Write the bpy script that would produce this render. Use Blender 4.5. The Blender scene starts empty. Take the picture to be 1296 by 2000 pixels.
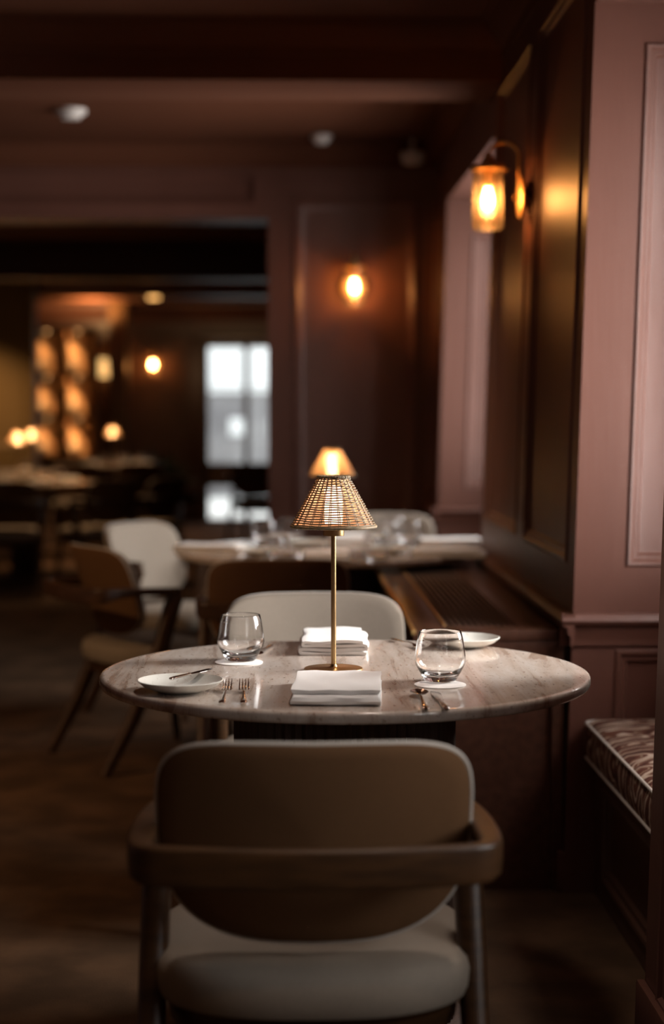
import bpy, math, random
from mathutils import Vector, Euler, Matrix
random.seed(7)
C = bpy.context.scene.collection
PI = math.pi

# ------------------------------------------------------------------ camera
F = 3350.0                                    # focal length in pixels of the 1296x2000 frame
CH = 1.275
cam_d = bpy.data.cameras.new('camera'); cam = bpy.data.objects.new('camera', cam_d); C.objects.link(cam)
cam_d.sensor_fit = 'VERTICAL'; cam_d.sensor_height = 36; cam_d.sensor_width = 24
cam_d.lens = F / 2000 * 36
PITCH, YAW = math.atan(190 / F), math.atan(88 / F)
cam.location = (0, 0, CH); cam.rotation_euler = (PI / 2 - PITCH, 0, -YAW)
cam_d.clip_start = 0.05; cam_d.clip_end = 200
cam_d.dof.use_dof = True; cam_d.dof.focus_distance = 3.42; cam_d.dof.aperture_fstop = 1.75
bpy.context.scene.camera = cam
RM = cam.rotation_euler.to_matrix()
def ray(px, py): return RM @ Vector(((px - 648) / F, (1000 - py) / F, -1))
def on_z(px, py, z=0.75):                      # point of the horizontal plane z seen at a pixel
    d = ray(px, py); t = (z - CH) / d.z; return Vector((0, 0, CH)) + d * t
def on_y(px, py, Y):
    d = ray(px, py); t = Y / d.y; return Vector((0, 0, CH)) + d * t

# ------------------------------------------------------------------ world, exposure, daylight
vs = bpy.context.scene.view_settings
vs.view_transform = 'Standard'; vs.look = 'None'; vs.gamma = 1; vs.use_curve_mapping = False
vs.exposure = 1.1
W = bpy.data.worlds.new('world'); bpy.context.scene.world = W; W.use_nodes = True
W.node_tree.nodes['Background'].inputs[0].default_value = (0.94, 0.98, 1.0, 1)
W.node_tree.nodes['Background'].inputs[1].default_value = 1.1
def window_light(y0, y1, z0, z1, power, x=1.42, face=-1, col=(1.0, .95, .92)):
    L = bpy.data.lights.new('window_daylight', 'AREA'); L.shape = 'RECTANGLE'
    L.size = z1 - z0; L.size_y = y1 - y0; L.energy = power; L.color = col
    o = bpy.data.objects.new('window_daylight', L); C.objects.link(o)
    o.location = (x, (y0 + y1) / 2, (z0 + z1) / 2); o.rotation_euler = (0, PI / 2 * (1 if face < 0 else -1), 0)
    return o
window_light(0.9, 2.3, 1.05, 2.3, 26)           # window behind the banquette pier, right of the camera
window_light(3.55, 4.2, .98, 2.0, 60)          # window over the bench
window_light(6.85, 8.4, 1.0, 2.25, 52)          # window in the far recess

def spot_light(x, y, z, power, ang=95, aim=None, col=(1, .60, .30), soft=.05):            # unseen fill spots, added to warm and brighten the room
    L = bpy.data.lights.new('added_fill_spot', 'SPOT'); L.energy = power; L.color = (1, .60, .30); L.spot_size = math.radians(ang); L.spot_blend = .9; L.shadow_soft_size = soft; L.color = col
    o = bpy.data.objects.new('added_fill_spot', L); C.objects.link(o); o.location = (x, y, z)
    if aim: o.rotation_euler = (Vector(aim) - Vector((x, y, z))).to_track_quat('-Z', 'Y').to_euler()
for a_ in ((-1.5, 1.2, 2.68, 12), (-2.0, 4.7, 2.68, 34), (-3.3, 3.0, 2.68, 10), (-1.95, 13.7, 2.55, 80), (-1.75, 18.3, 2.55, 50), (-2.9, 16.0, 2.55, 90), (-.9, 11.0, 2.55, 12), (.25, .9, 2.68, 12), (-3.0, 4.3, 2.68, 60, 50, (-.6, 6.4, .7)), (.34, 3.10, 2.68, 24, 66, None, (1, .86, .76), .12), (.35, 5.9, 2.68, 13, 60, (.3, 6.75, .75), (1, .9, .82), .1), (-.7, 17.5, 2.50, 14, 110, (-1.0, 20.5, 2.2))): spot_light(*a_)

# ------------------------------------------------------------------ materials
def srgb(r, g, b): return tuple(((c / 255) / 12.92 if c / 255 <= .04045 else ((c / 255 + .055) / 1.055) ** 2.4) for c in (r, g, b))
def mat(name, col, rough=.5, metal=0, noise=None, bump=None, spec=None, **kw):
    m = bpy.data.materials.new(name); m.use_nodes = True; nt = m.node_tree; p = nt.nodes['Principled BSDF']
    p.inputs['Base Color'].default_value = (*col, 1); p.inputs['Roughness'].default_value = rough; p.inputs['Metallic'].default_value = metal
    if spec is not None: p.inputs['Specular IOR Level'].default_value = spec
    for k, v in kw.items(): p.inputs[k.replace('_', ' ')].default_value = v
    tc = nt.nodes.new('ShaderNodeTexCoord'); mp = nt.nodes.new('ShaderNodeMapping'); nt.links.new(tc.outputs['Object'], mp.inputs[0])
    if noise:                                   # (scale xyz, second colour, lo, hi, detail)
        sc, c2, lo, hi, det = noise
        mp.inputs['Scale'].default_value = sc
        n = nt.nodes.new('ShaderNodeTexNoise'); n.inputs['Scale'].default_value = 1; n.inputs['Detail'].default_value = det
        r = nt.nodes.new('ShaderNodeValToRGB'); r.color_ramp.elements[0].position = lo; r.color_ramp.elements[1].position = hi
        r.color_ramp.elements[0].color = (*col, 1); r.color_ramp.elements[1].color = (*c2, 1)
        nt.links.new(mp.outputs[0], n.inputs['Vector']); nt.links.new(n.outputs[0], r.inputs[0]); nt.links.new(r.outputs[0], p.inputs['Base Color'])
    if bump:                                    # (scale xyz, strength, distance)
        sc, st, di = bump
        mb = nt.nodes.new('ShaderNodeMapping'); mb.inputs['Scale'].default_value = sc; nt.links.new(tc.outputs['Object'], mb.inputs[0])
        n2 = nt.nodes.new('ShaderNodeTexNoise'); n2.inputs['Scale'].default_value = 1; n2.inputs['Detail'].default_value = 4
        b = nt.nodes.new('ShaderNodeBump'); b.inputs['Strength'].default_value = st; b.inputs['Distance'].default_value = di
        nt.links.new(mb.outputs[0], n2.inputs['Vector']); nt.links.new(n2.outputs[0], b.inputs['Height']); nt.links.new(b.outputs[0], p.inputs['Normal'])
    return m
def emit(name, col, s):
    m = bpy.data.materials.new(name); m.use_nodes = True; nt = m.node_tree; p = nt.nodes['Principled BSDF']
    p.inputs['Base Color'].default_value = (*col, 1); p.inputs['Emission Color'].default_value = (*col, 1); p.inputs['Emission Strength'].default_value = s
    return m
def thin_glass(name, tint=(1, 1, 1), gloss=.08, haze=0, rough=.05, hazecol=(1, .85, .6), bump=0):
    m = bpy.data.materials.new(name); m.use_nodes = True; nt = m.node_tree; nt.nodes.clear()
    o = nt.nodes.new('ShaderNodeOutputMaterial'); t = nt.nodes.new('ShaderNodeBsdfTransparent'); t.inputs[0].default_value = (*tint, 1)
    g = nt.nodes.new('ShaderNodeBsdfGlossy'); g.inputs['Roughness'].default_value = rough
    fr = nt.nodes.new('ShaderNodeLayerWeight'); fr.inputs['Blend'].default_value = .3
    ad = nt.nodes.new('ShaderNodeMath'); ad.operation = 'MULTIPLY_ADD'; ad.inputs[1].default_value = .7; ad.inputs[2].default_value = gloss
    nt.links.new(fr.outputs['Fresnel'], ad.inputs[0])
    mx = nt.nodes.new('ShaderNodeMixShader'); nt.links.new(ad.outputs[0], mx.inputs[0]); nt.links.new(t.outputs[0], mx.inputs[1]); nt.links.new(g.outputs[0], mx.inputs[2])
    last = mx
    if bump:
        tc = nt.nodes.new('ShaderNodeTexCoord'); n = nt.nodes.new('ShaderNodeTexVoronoi'); n.inputs['Scale'].default_value = 120
        b = nt.nodes.new('ShaderNodeBump'); b.inputs['Strength'].default_value = bump; b.inputs['Distance'].default_value = .002
        nt.links.new(tc.outputs['Object'], n.inputs[0]); nt.links.new(n.outputs[0], b.inputs['Height']); nt.links.new(b.outputs[0], g.inputs['Normal'])
    if haze:
        tr = nt.nodes.new('ShaderNodeBsdfTranslucent'); tr.inputs[0].default_value = (*hazecol, 1)
        m2 = nt.nodes.new('ShaderNodeMixShader'); m2.inputs[0].default_value = haze
        nt.links.new(mx.outputs[0], m2.inputs[1]); nt.links.new(tr.outputs[0], m2.inputs[2]); last = m2
    nt.links.new(last.outputs[0], o.inputs[0])
    return m
PAINT = (.124, .049, .033)
M = {}
M['paint'] = mat('mauve_brown_gloss_paint', PAINT, .43, noise=((3, 3, .6), (.110, .043, .029), .35, .65, 3), bump=((60, 60, 7), .25, .002))
M['paint_ceiling'] = mat('mauve_brown_ceiling_paint', (.100, .036, .019), .8, spec=.06, bump=((30, 30, 30), .1, .002))
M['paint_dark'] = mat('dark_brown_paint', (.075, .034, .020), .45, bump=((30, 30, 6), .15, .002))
M['paint_olive'] = mat('olive_brown_paint', (.13, .08, .025), .5)
M['wood'] = mat('walnut_wood', (.068, .030, .011), .38, noise=((14, 14, 90), (.036, .016, .006), .35, .7, 5))
M['wood_light'] = mat('oiled_oak', (.17, .095, .045), .42, noise=((60, 6, 60), (.10, .05, .022), .35, .7, 5))
M['wood_dark'] = mat('dark_stained_oak', (.085, .050, .038), .5, noise=((160, 160, 3), (.15, .095, .070), .35, .75, 4))
M['cover_wood'] = mat('brown_lacquered_wood', (.085, .036, .022), .33, noise=((40, 3, 40), (.055, .022, .013), .35, .7, 4))
M['fabric'] = mat('cream_woven_fabric', (.28, .235, .19), .9, noise=((500, 500, 500), (.225, .185, .148), .3, .7, 2), bump=((900, 900, 900), .3, .001), spec=.2)
M['fabric_back'] = mat('tan_woven_fabric', (.165, .082, .036), .85, noise=((500, 500, 500), (.13, .065, .028), .3, .7, 2), bump=((900, 900, 900), .3, .001), spec=.25)
M['piping'] = mat('pale_piping', (.50, .45, .40), .85)
M['brass'] = mat('brushed_brass', (.52, .33, .155), .34, 1, bump=((300, 300, 20), .08, .001))
M['brass_dark'] = mat('aged_brass', (.33, .18, .06), .35, 1)
M['brass_satin'] = mat('satin_brass', (.72, .47, .20), .5, 1)
M['steel'] = mat('polished_steel', (.62, .58, .54), .13, 1)
M['linen'] = mat('white_linen', (.80, .78, .76), .85, bump=((1200, 1200, 1200), .15, .0006), spec=.2)
M['ceramic'] = mat('cream_speckled_ceramic', (.66, .65, .60), .3, noise=((140, 140, 140), (.38, .32, .26), .62, .74, 5))
M['card'] = mat('white_paper_board', (.86, .82, .78), .8)
M['plastic'] = mat('white_plastic', (.60, .54, .50), .5)
M['floor'] = mat('brown_patterned_carpet', (.056, .030, .015), .85, noise=((5, 5, 5), (.100, .054, .028), .4, .66, 8), bump=((200, 200, 200), .3, .003), spec=.15)
M['grass_green'] = mat('dark_leaf', (.012, .025, .010), .5)
M['terracotta'] = mat('dark_pot', (.03, .02, .015), .6)
M['bulb'] = emit('lit_bulb', (1.0, .46, .17), 78)
M['diffuser'] = emit('lit_diffuser', (1.0, .62, .52), 5.5)
M['diffuser_far'] = emit('lit_diffuser_warm', (1.0, .60, .28), 19)
M['led'] = emit('warm_shelf_light', (1.0, .50, .18), 1.2)
M['spot_light'] = emit('small_downlight', (1.0, .50, .15), 1.3)
M['pane'] = thin_glass('window_glass', (.97, .98, .98), .04, rough=.0)
M['seeded'] = thin_glass('seeded_amber_glass', (1, .93, .78), .10, haze=.02, rough=.12, bump=.6)
M['liner'] = thin_glass('peach_paper_liner', (1, .82, .66), 0, haze=.5, rough=.5, hazecol=(1, .62, .32))
# drinking glass
g = bpy.data.materials.new('clear_glass'); g.use_nodes = True; p = g.node_tree.nodes['Principled BSDF']
p.inputs['Transmission Weight'].default_value = 1; p.inputs['Roughness'].default_value = 0.0; p.inputs['IOR'].default_value = 1.46; p.inputs['Base Color'].default_value = (1, 1, 1, 1)
M['glass'] = g
# rattan
M['rattan'] = mat('woven_rattan', (.24, .155, .072), .6, noise=((90, 90, 90), (.12, .09, .045), .35, .65, 3))
# marble
def marble():
    m = bpy.data.materials.new('beige_veined_marble'); m.use_nodes = True; nt = m.node_tree; p = nt.nodes['Principled BSDF']; p.inputs['Roughness'].default_value = .13
    p.inputs['Coat Weight'].default_value = .35; p.inputs['Coat Roughness'].default_value = .04
    tc = nt.nodes.new('ShaderNodeTexCoord'); mp = nt.nodes.new('ShaderNodeMapping'); mp.inputs['Rotation'].default_value = (0, 0, math.radians(28)); mp.inputs['Scale'].default_value = (15, 1.5, 4)
    nt.links.new(tc.outputs['Object'], mp.inputs[0])
    n = nt.nodes.new('ShaderNodeTexNoise'); n.inputs['Scale'].default_value = 1.3; n.inputs['Detail'].default_value = 9; n.inputs['Roughness'].default_value = .65; n.inputs['Distortion'].default_value = .6
    r = nt.nodes.new('ShaderNodeValToRGB'); e = r.color_ramp.elements
    e[0].position = .36; e[0].color = (.36, .26, .20, 1); e[1].position = .72; e[1].color = (.67, .605, .545, 1)
    k = e.new(.44); k.color = (.53, .435, .365, 1); k = e.new(.56); k.color = (.61, .53, .465, 1)
    nt.links.new(mp.outputs[0], n.inputs['Vector']); nt.links.new(n.outputs[0], r.inputs[0])
    n2 = nt.nodes.new('ShaderNodeTexNoise'); n2.inputs['Scale'].default_value = 120; n2.inputs['Detail'].default_value = 3
    mp2 = nt.nodes.new('ShaderNodeMapping'); mp2.inputs['Rotation'].default_value = (0, 0, math.radians(28)); mp2.inputs['Scale'].default_value = (1, .35, 1); nt.links.new(tc.outputs['Object'], mp2.inputs[0]); nt.links.new(mp2.outputs[0], n2.inputs['Vector'])
    r2 = nt.nodes.new('ShaderNodeValToRGB'); r2.color_ramp.elements[0].position = .60; r2.color_ramp.elements[0].color = (1, 1, 1, 1); r2.color_ramp.elements[1].position = .70; r2.color_ramp.elements[1].color = (.55, .46, .40, 1)
    nt.links.new(n2.outputs[0], r2.inputs[0])
    mx = nt.nodes.new('ShaderNodeMix'); mx.data_type = 'RGBA'; mx.blend_type = 'MULTIPLY'; mx.inputs[0].default_value = .8
    nt.links.new(r.outputs[0], mx.inputs[6]); nt.links.new(r2.outputs[0], mx.inputs[7]); nt.links.new(mx.outputs[2], p.inputs['Base Color'])
    return m
M['marble'] = marble()
# flame-patterned bench fabric
def flame():
    m = bpy.data.materials.new('russet_flame_pattern_fabric'); m.use_nodes = True; nt = m.node_tree; p = nt.nodes['Principled BSDF']; p.inputs['Roughness'].default_value = .85
    p.inputs['Specular IOR Level'].default_value = .2
    tc = nt.nodes.new('ShaderNodeTexCoord'); mp = nt.nodes.new('ShaderNodeMapping'); mp.inputs['Scale'].default_value = (4, 10, 4); mp.inputs['Rotation'].default_value = (.2, .25, .45)
    nt.links.new(tc.outputs['Object'], mp.inputs[0])
    w0 = nt.nodes.new('ShaderNodeTexNoise'); w0.inputs['Scale'].default_value = 1; w0.inputs['Detail'].default_value = 1.2; w0.inputs['Distortion'].default_value = .5
    nt.links.new(mp.outputs[0], w0.inputs['Vector'])
    w1 = nt.nodes.new('ShaderNodeMath'); w1.operation = 'MULTIPLY'; w1.inputs[1].default_value = 6.0; nt.links.new(w0.outputs[0], w1.inputs[0])
    w = nt.nodes.new('ShaderNodeMath'); w.operation = 'FRACT'; nt.links.new(w1.outputs[0], w.inputs[0])
    r = nt.nodes.new('ShaderNodeValToRGB'); e = r.color_ramp.elements
    e[0].position = .0; e[0].color = (.11, .035, .022, 1); e[1].position = 1; e[1].color = (.11, .035, .022, 1)
    for q, c in ((.18, (.05, .018, .012)), (.36, (.11, .036, .022)), (.44, (.44, .34, .26)), (.58, (.50, .39, .31)), (.64, (.10, .035, .022)), (.80, (.12, .045, .026)), (.86, (.36, .27, .19)), (.92, (.11, .036, .022))):
        k = e.new(q); k.color = (*c, 1)
    nt.links.new(w.outputs[0], r.inputs[0]); nt.links.new(r.outputs[0], p.inputs['Base Color'])
    return m
M['flame'] = flame()

# ------------------------------------------------------------------ mesh helpers
LEAN = .028
class MB:
    def __init__(s): s.v = []; s.f = []
    def add(s, vs_, fs): b = len(s.v); s.v += [tuple(v) for v in vs_]; s.f += [tuple(b + i for i in f) for f in fs]; return s
    def box(s, x0, x1, y0, y1, z0, z1, bev=0):
        if bev <= 0:
            return s.add([(x, y, z) for x in (x0, x1) for y in (y0, y1) for z in (z0, z1)], [(0, 1, 3, 2), (4, 6, 7, 5), (0, 4, 5, 1), (2, 3, 7, 6), (0, 2, 6, 4), (1, 5, 7, 3)])
        prof = [(bev, 0), (bev * .3, bev * .3), (0, bev), (0, z1 - z0 - bev), (bev * .3, z1 - z0 - bev * .3), (bev, z1 - z0)]
        return s.rings([[(x0 + d, y0 + d, z0 + h), (x1 - d, y0 + d, z0 + h), (x1 - d, y1 - d, z0 + h), (x0 + d, y1 - d, z0 + h)] for d, h in prof])
    def rings(s, rr, cap0=True, cap1=True, closed=True):
        n = len(rr[0]); vs_ = [p for r in rr for p in r]; fs = []
        for k in range(len(rr) - 1):
            for i in range(n if closed else n - 1):
                j = (i + 1) % n; fs.append((k * n + i, k * n + j, (k + 1) * n + j, (k + 1) * n + i))
        if cap0: fs.append(tuple(reversed(range(n))))
        if cap1: fs.append(tuple((len(rr) - 1) * n + i for i in range(n)))
        return s.add(vs_, fs)
    def lathe(s, prof, c=(0, 0, 0), n=40, cap0=True, cap1=True):
        rr = [[(c[0] + r * math.cos(2 * PI * i / n), c[1] + r * math.sin(2 * PI * i / n), c[2] + z) for i in range(n)] for r, z in prof]
        return s.rings(rr, cap0, cap1)
    def loft(s, pts, rx, rz, up=(0, 0, 1), n=10, sq=2.0):
        pts = [Vector(p) for p in pts]; rr = []
        for i, p_ in enumerate(pts):
            t = (pts[min(i + 1, len(pts) - 1)] - pts[max(i - 1, 0)]).normalized()
            side = t.cross(Vector(up)); side = side.normalized() if side.length > 1e-6 else Vector((1, 0, 0)); u = side.cross(t).normalized()
            a = rx[i] if hasattr(rx, '__len__') else rx; b = rz[i] if hasattr(rz, '__len__') else rz
            ring = []
            for k in range(n):
                q = 2 * PI * (k + .5) / n; cx, sx = math.cos(q), math.sin(q)
                ring.append(p_ + side * a * math.copysign(abs(cx) ** (2 / sq), cx) + u * b * math.copysign(abs(sx) ** (2 / sq), sx))
            rr.append(ring)
        return s.rings(rr)
    def build(s, name, m, parent=None, smooth=True, lean=False, loc=None, rz=0):
        vv = s.v
        if lean: vv = [(x + LEAN * (z - CH), y, z) for x, y, z in vv]
        me = bpy.data.meshes.new(name); me.from_pydata(vv, [], s.f); me.validate()
        me.materials.append(M[m] if isinstance(m, str) else m)
        import bmesh
        bm = bmesh.new(); bm.from_mesh(me); bmesh.ops.recalc_face_normals(bm, faces=bm.faces); bm.to_mesh(me); bm.free()
        o = bpy.data.objects.new(name, me); C.objects.link(o); o.parent = parent
        if smooth:
            me.polygons.foreach_set('use_smooth', [True] * len(me.polygons)); me.set_sharp_from_angle(angle=math.radians(38))
        if loc is not None: o.location = loc
        if rz: o.rotation_euler.z = rz
        return o
def tag(o, label=None, cat=None, group=None, kind=None):
    if label: o['label'] = label
    if cat: o['category'] = cat
    if group: o['group'] = group
    if kind: o['kind'] = kind
    return o
def struct(name, mb, m, label=None, lean=False, parent=None, smooth=True):
    o = mb.build(name, m, parent, smooth=smooth, lean=lean)
    if parent is None: tag(o, label, name.split('_')[0], kind='structure')
    return o
def empty(name, label, cat, group=None, loc=(0, 0, 0), rz=0):
    o = bpy.data.objects.new(name, None); C.objects.link(o); o.empty_display_size = .05; o.location = loc; o.rotation_euler = (0, 0, rz)
    return tag(o, label, cat, group)
def kids(o): return [c for c in bpy.data.objects if c.parent == o]
def copy_tree(o, parent=None, depth=0):
    c = o.copy(); C.objects.link(c); c.parent = parent
    for ch in kids(o): copy_tree(ch, c, depth + 1)
    return c
def place(proto, used, loc, rz=0, label=None, group=None):
    o = proto if not used.get(proto.name) else copy_tree(proto)
    used[proto.name] = True
    o.location = loc; o.rotation_euler = (0, 0, rz)
    if label: o['label'] = label
    if group: o['group'] = group
    return o
USED = {}
def wall_face(mb, o, u, v, n, U0, U1, V0, V1, panels=(), prof=((0, 0), (.006, .006), (.014, .004), (.020, -.004), (.032, -.006), (.038, -.016), (.046, -.018)), raised=True):
    o, u, v, n = map(Vector, (o, u, v, n)); P = lambda a, b, h=0: o + u * a + v * b + n * h
    us = sorted({U0, U1, *[q for p_ in panels for q in p_[:2]]}); vs_ = sorted({V0, V1, *[q for p_ in panels for q in p_[2:]]})
    for i in range(len(us) - 1):
        for j in range(len(vs_) - 1):
            cu, cv = (us[i] + us[i + 1]) / 2, (vs_[j] + vs_[j + 1]) / 2
            if any(p_[0] < cu < p_[1] and p_[2] < cv < p_[3] for p_ in panels): continue
            mb.add([P(us[i], vs_[j]), P(us[i + 1], vs_[j]), P(us[i + 1], vs_[j + 1]), P(us[i], vs_[j + 1])], [(0, 1, 2, 3)])
    for a0, a1, b0, b1 in panels:
        mb.rings([[P(a0 + d, b0 + d, h), P(a1 - d, b0 + d, h), P(a1 - d, b1 - d, h), P(a0 + d, b1 - d, h)] for d, h in prof], cap0=False, cap1=True)
def sweep_profile(mb, a, b, out, prof):           # straight moulding from a to b, profile (out, up)
    a, b, out = Vector(a), Vector(b), Vector(out)
    rr = [[p_ + out * d + Vector((0, 0, h)) for d, h in prof] for p_ in (a, b)]
    mb.rings(rr)
RAIL = [(0, -.085), (.010, -.085), (.010, -.062), (.018, -.050), (.018, -.038), (.034, -.028), (.038, -.018), (.034, -.008), (.026, 0), (0, 0)]
CORN = [(0, -.12), (.012, -.12), (.014, -.095), (.030, -.085), (.045, -.055), (.075, -.030), (.080, -.012), (.095, -.010), (.095, 0), (0, 0)]

# ------------------------------------------------------------------ room shell
XW = .771; XR = 1.20; YP0, YP1 = 3.47, 4.50; YW0, YW1 = 6.67, 8.60; YB = 9.30; HEAD = 2.343; CEIL = 2.72; RZ = .751
WN0, WN1 = .70, 2.45
XL = -5.2; YN = -2.2; YF = 20.5
fl = MB(); fl.box(XL - .2, 1.6, YN - .2, YF + .3, -.06, 0); struct('floor', fl, 'floor', 'dark brown patterned carpet floor')
cl = MB(); cl.box(XL - .2, 1.6, YN - .2, YB + .3, CEIL, CEIL + .08)
cl.box(XL - .2, 1.6, YB + .3, YF + .3, 2.58, 2.66); cl.box(XL - .2, 1.6, YB + .22, YB + .3, 2.58, CEIL + .05)
struct('ceiling', cl, 'paint_ceiling', 'mauve brown coffered ceiling')
# right wall: piers between the window recesses
def pier(y0, y1, panels, name, label, near=True, far=True, near_panels=()):
    w = MB()
    wall_face(w, (XW, 0, 0), (0, 1, 0), (0, 0, 1), (-1, 0, 0), y0, y1, 0, CEIL, panels)
    if near: wall_face(w, (0, y0, 0), (1, 0, 0), (0, 0, 1), (0, -1, 0), XW, XR + .25, 0, HEAD, near_panels)
    if far: wall_face(w, (0, y1, 0), (1, 0, 0), (0, 0, 1), (0, 1, 0), XW, XR + .25, 0, HEAD, ())
    return struct(name, w, 'paint', label, lean=True)
LOW = (.10, .60)
pier(YP1, YW0, [(4.62, 5.50, .872, 2.50), (5.66, 6.56, .872, 2.50), (4.62, 5.50, *LOW), (5.66, 6.56, *LOW)], 'wall_right', 'panelled brown wall pier carrying the wall lamp', near_panels=[(.905, 1.12, .872, 2.242), (.885, 1.12, .12, .655)])
pier(YN, WN0, [(-2.0, .45, .872, 2.50)], 'wall_right_rear', 'panelled brown wall behind the viewpoint', near=False)
pier(WN1, YP0, [(WN1 + .12, YP0 - .12, .872, 2.50), (WN1 + .12, YP0 - .12, *LOW)], 'wall_right_near', 'brown panelled pier at the near end of the bench')
pier(YW1, YB, [(YW1 + .12, YB - .12, .872, 2.50), (YW1 + .12, YB - .12, *LOW)], 'wall_right_far', 'mauve panelled reveal beside the far window', near_panels=[(.90, 1.14, .90, 2.18)])
# heads over the recesses, sills and walls under the windows
for k, (a, b) in enumerate(((WN0, WN1), (YP0, YP1), (YW0, YW1))):
    h = MB(); h.box(XW, XR + .25, a, b, HEAD, CEIL - .001); struct('trim_%d' % (k + 1), h, 'paint', 'boxed head over the window recess', lean=True)
    w = MB(); w.box(XR, XR + .20, a, b, 0, .90); w.box(XR, XR + .20, a, b, 2.30, HEAD)
    w.box(XR - .03, XR, a, b, .87, .90)
    struct('wall_window_%d' % (k + 1), w, 'paint', 'painted wall under the window', lean=True)
    f = MB()
    for z in (.90, 2.26): f.box(XR + .04, XR + .10, a, b, z, z + .05)
    f.box(XR + .04, XR + .10, a, b, 1.58, 1.62)
    n = 3 if b - a < 1.3 else 4
    for i in range(n + 1):
        y = a + (b - a) * i / n; f.box(XR + .04, XR + .10, max(a, y - .02), min(b, y + .02), .90, 2.30)
    fo = struct('window_%d' % (k + 1), f, 'paint', 'sash window frame', lean=True)
    g = MB(); g.box(XR + .065, XR + .069, a, b, .92, 2.28); g.build('pane', 'pane', fo, lean=True)
# chair rail and cornice on the right wall
tr = MB()
sweep_profile(tr, (XW, YP1 - .034, RZ), (XW, YW0, RZ), (-1, 0, 0), RAIL); sweep_profile(tr, (XW - .034, YP1, RZ), (XR, YP1, RZ), (0, -1, 0), RAIL)
sweep_profile(tr, (XW, YW1 - .034, RZ + .06), (XW, YB, RZ + .06), (-1, 0, 0), RAIL); sweep_profile(tr, (XW - .034, YW1, RZ + .06), (XR, YW1, RZ + .06), (0, -1, 0), RAIL)

struct('trim_4', tr, 'paint', 'moulded chair rail along the right wall', lean=True)
b = MB()
for a, c in ((WN1, YP0), (YP1, YW0), (YW1, YB)): b.box(XW - .018, XW, a, c, 0, .11, .004)
struct('baseboard_right', b, 'paint', 'brown skirting board', lean=True)
# beams and cornices
bm_ = MB(); bm_.box(XL, XW + .05, 6.43, 6.84, 2.51, CEIL + .01, .006)
bm_.box(XL, XW + .05, 6.412, 6.43, 2.60, CEIL + .01, .004)
struct('trim_5', bm_, 'paint_ceiling', 'boxed ceiling beam crossing the room')
bm_ = MB(); bm_.box(XL, XW + .05, 1.6, 2.0, 2.51, CEIL + .01, .006); struct('trim_6', bm_, 'paint_ceiling', 'boxed ceiling beam overhead')
c = MB()
LX = LEAN * (CEIL - CH)
sweep_profile(c, (XW + LX, 2.0, CEIL), (XW + LX, 6.43, CEIL), (-1, 0, 0), CORN); sweep_profile(c, (XW + LX, 6.84, CEIL), (XW + LX, YB, CEIL), (-1, 0, 0), CORN)
sweep_profile(c, (XL, YB, CEIL), (XW + .04, YB, CEIL), (0, -1, 0), CORN); sweep_profile(c, (XL, 6.84, CEIL), (XW + .04, 6.84, CEIL), (0, 1, 0), CORN)
sweep_profile(c, (XL, 6.43, CEIL), (XW + .04, 6.43, CEIL), (0, -1, 0), CORN)
struct('trim_7', c, 'paint_ceiling', 'moulded cornice around the ceiling bays')
# back wall piece with the sconce, lintel to its left
XE = -.10
w = MB(); wall_face(w, (0, YB, 0), (1, 0, 0), (0, 0, 1), (0, -1, 0), XE, XW + .05, 0, CEIL, [(.035, .705, .30, 2.44)], prof=((0, 0), (.008, .010), (.020, .010), (.030, .002), (.042, -.006), (.055, -.014), (.07, -.016)))
w.box(XE, XW + .3, YB + .02, YB + .35, 0, CEIL)
w.add([(XE, YB, 0), (XE, YB + .3, 0), (XE, YB + .3, CEIL), (XE, YB, CEIL)], [(0, 1, 2, 3)])
struct('wall_back', w, 'paint', 'panelled mauve brown end wall with a round wall lamp')
l = MB(); wall_face(l, (0, YB, 0), (1, 0, 0), (0, 0, 1), (0, -1, 0), XL, XE, 2.33, CEIL, [(-2.4, XE - .06, 2.40, 2.58), (-4.9, -2.5, 2.40, 2.58)])
l.box(XL, XE, YB + .02, YB + .35, 2.33, CEIL - .001); struct('trim_8', l, 'paint', 'panelled lintel over the opening to the next room')
# further rooms
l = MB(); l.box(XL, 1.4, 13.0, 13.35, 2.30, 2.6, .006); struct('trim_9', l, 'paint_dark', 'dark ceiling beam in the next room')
l = MB(); l.box(XL, 1.4, 17.0, 17.25, 2.44, 2.6, .006); sweep_profile(l, (XL, 17.0, 2.58), (1.4, 17.0, 2.58), (0, -1, 0), CORN); struct('trim_10', l, 'paint', 'ceiling beam before the far window')
w = MB(); w.box(XL - .15, XL, YN - .15, YF + .3, 0, CEIL + .1); struct('wall_left', w, 'paint', 'brown left wall')
w = MB(); w.box(XL - .15, 1.6, YN - .2, YN, 0, CEIL + .1); struct('wall_behind', w, 'paint', 'brown wall behind the viewpoint')
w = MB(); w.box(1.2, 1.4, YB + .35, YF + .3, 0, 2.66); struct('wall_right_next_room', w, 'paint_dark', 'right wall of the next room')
XPT = on_y(66, 800, 16.6).x
w = MB(); wall_face(w, (0, 16.6, 0), (1, 0, 0), (0, 0, 1), (0, -1, 0), XL, XPT, 0, 2.6, [(XPT - 1.1, XPT - .1, .95, 2.35)]); w.box(XL, XPT, 16.62, 16.9, 0, 2.579)
struct('wall_partition', w, 'paint_olive', 'olive brown partition wall at far left')
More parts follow.
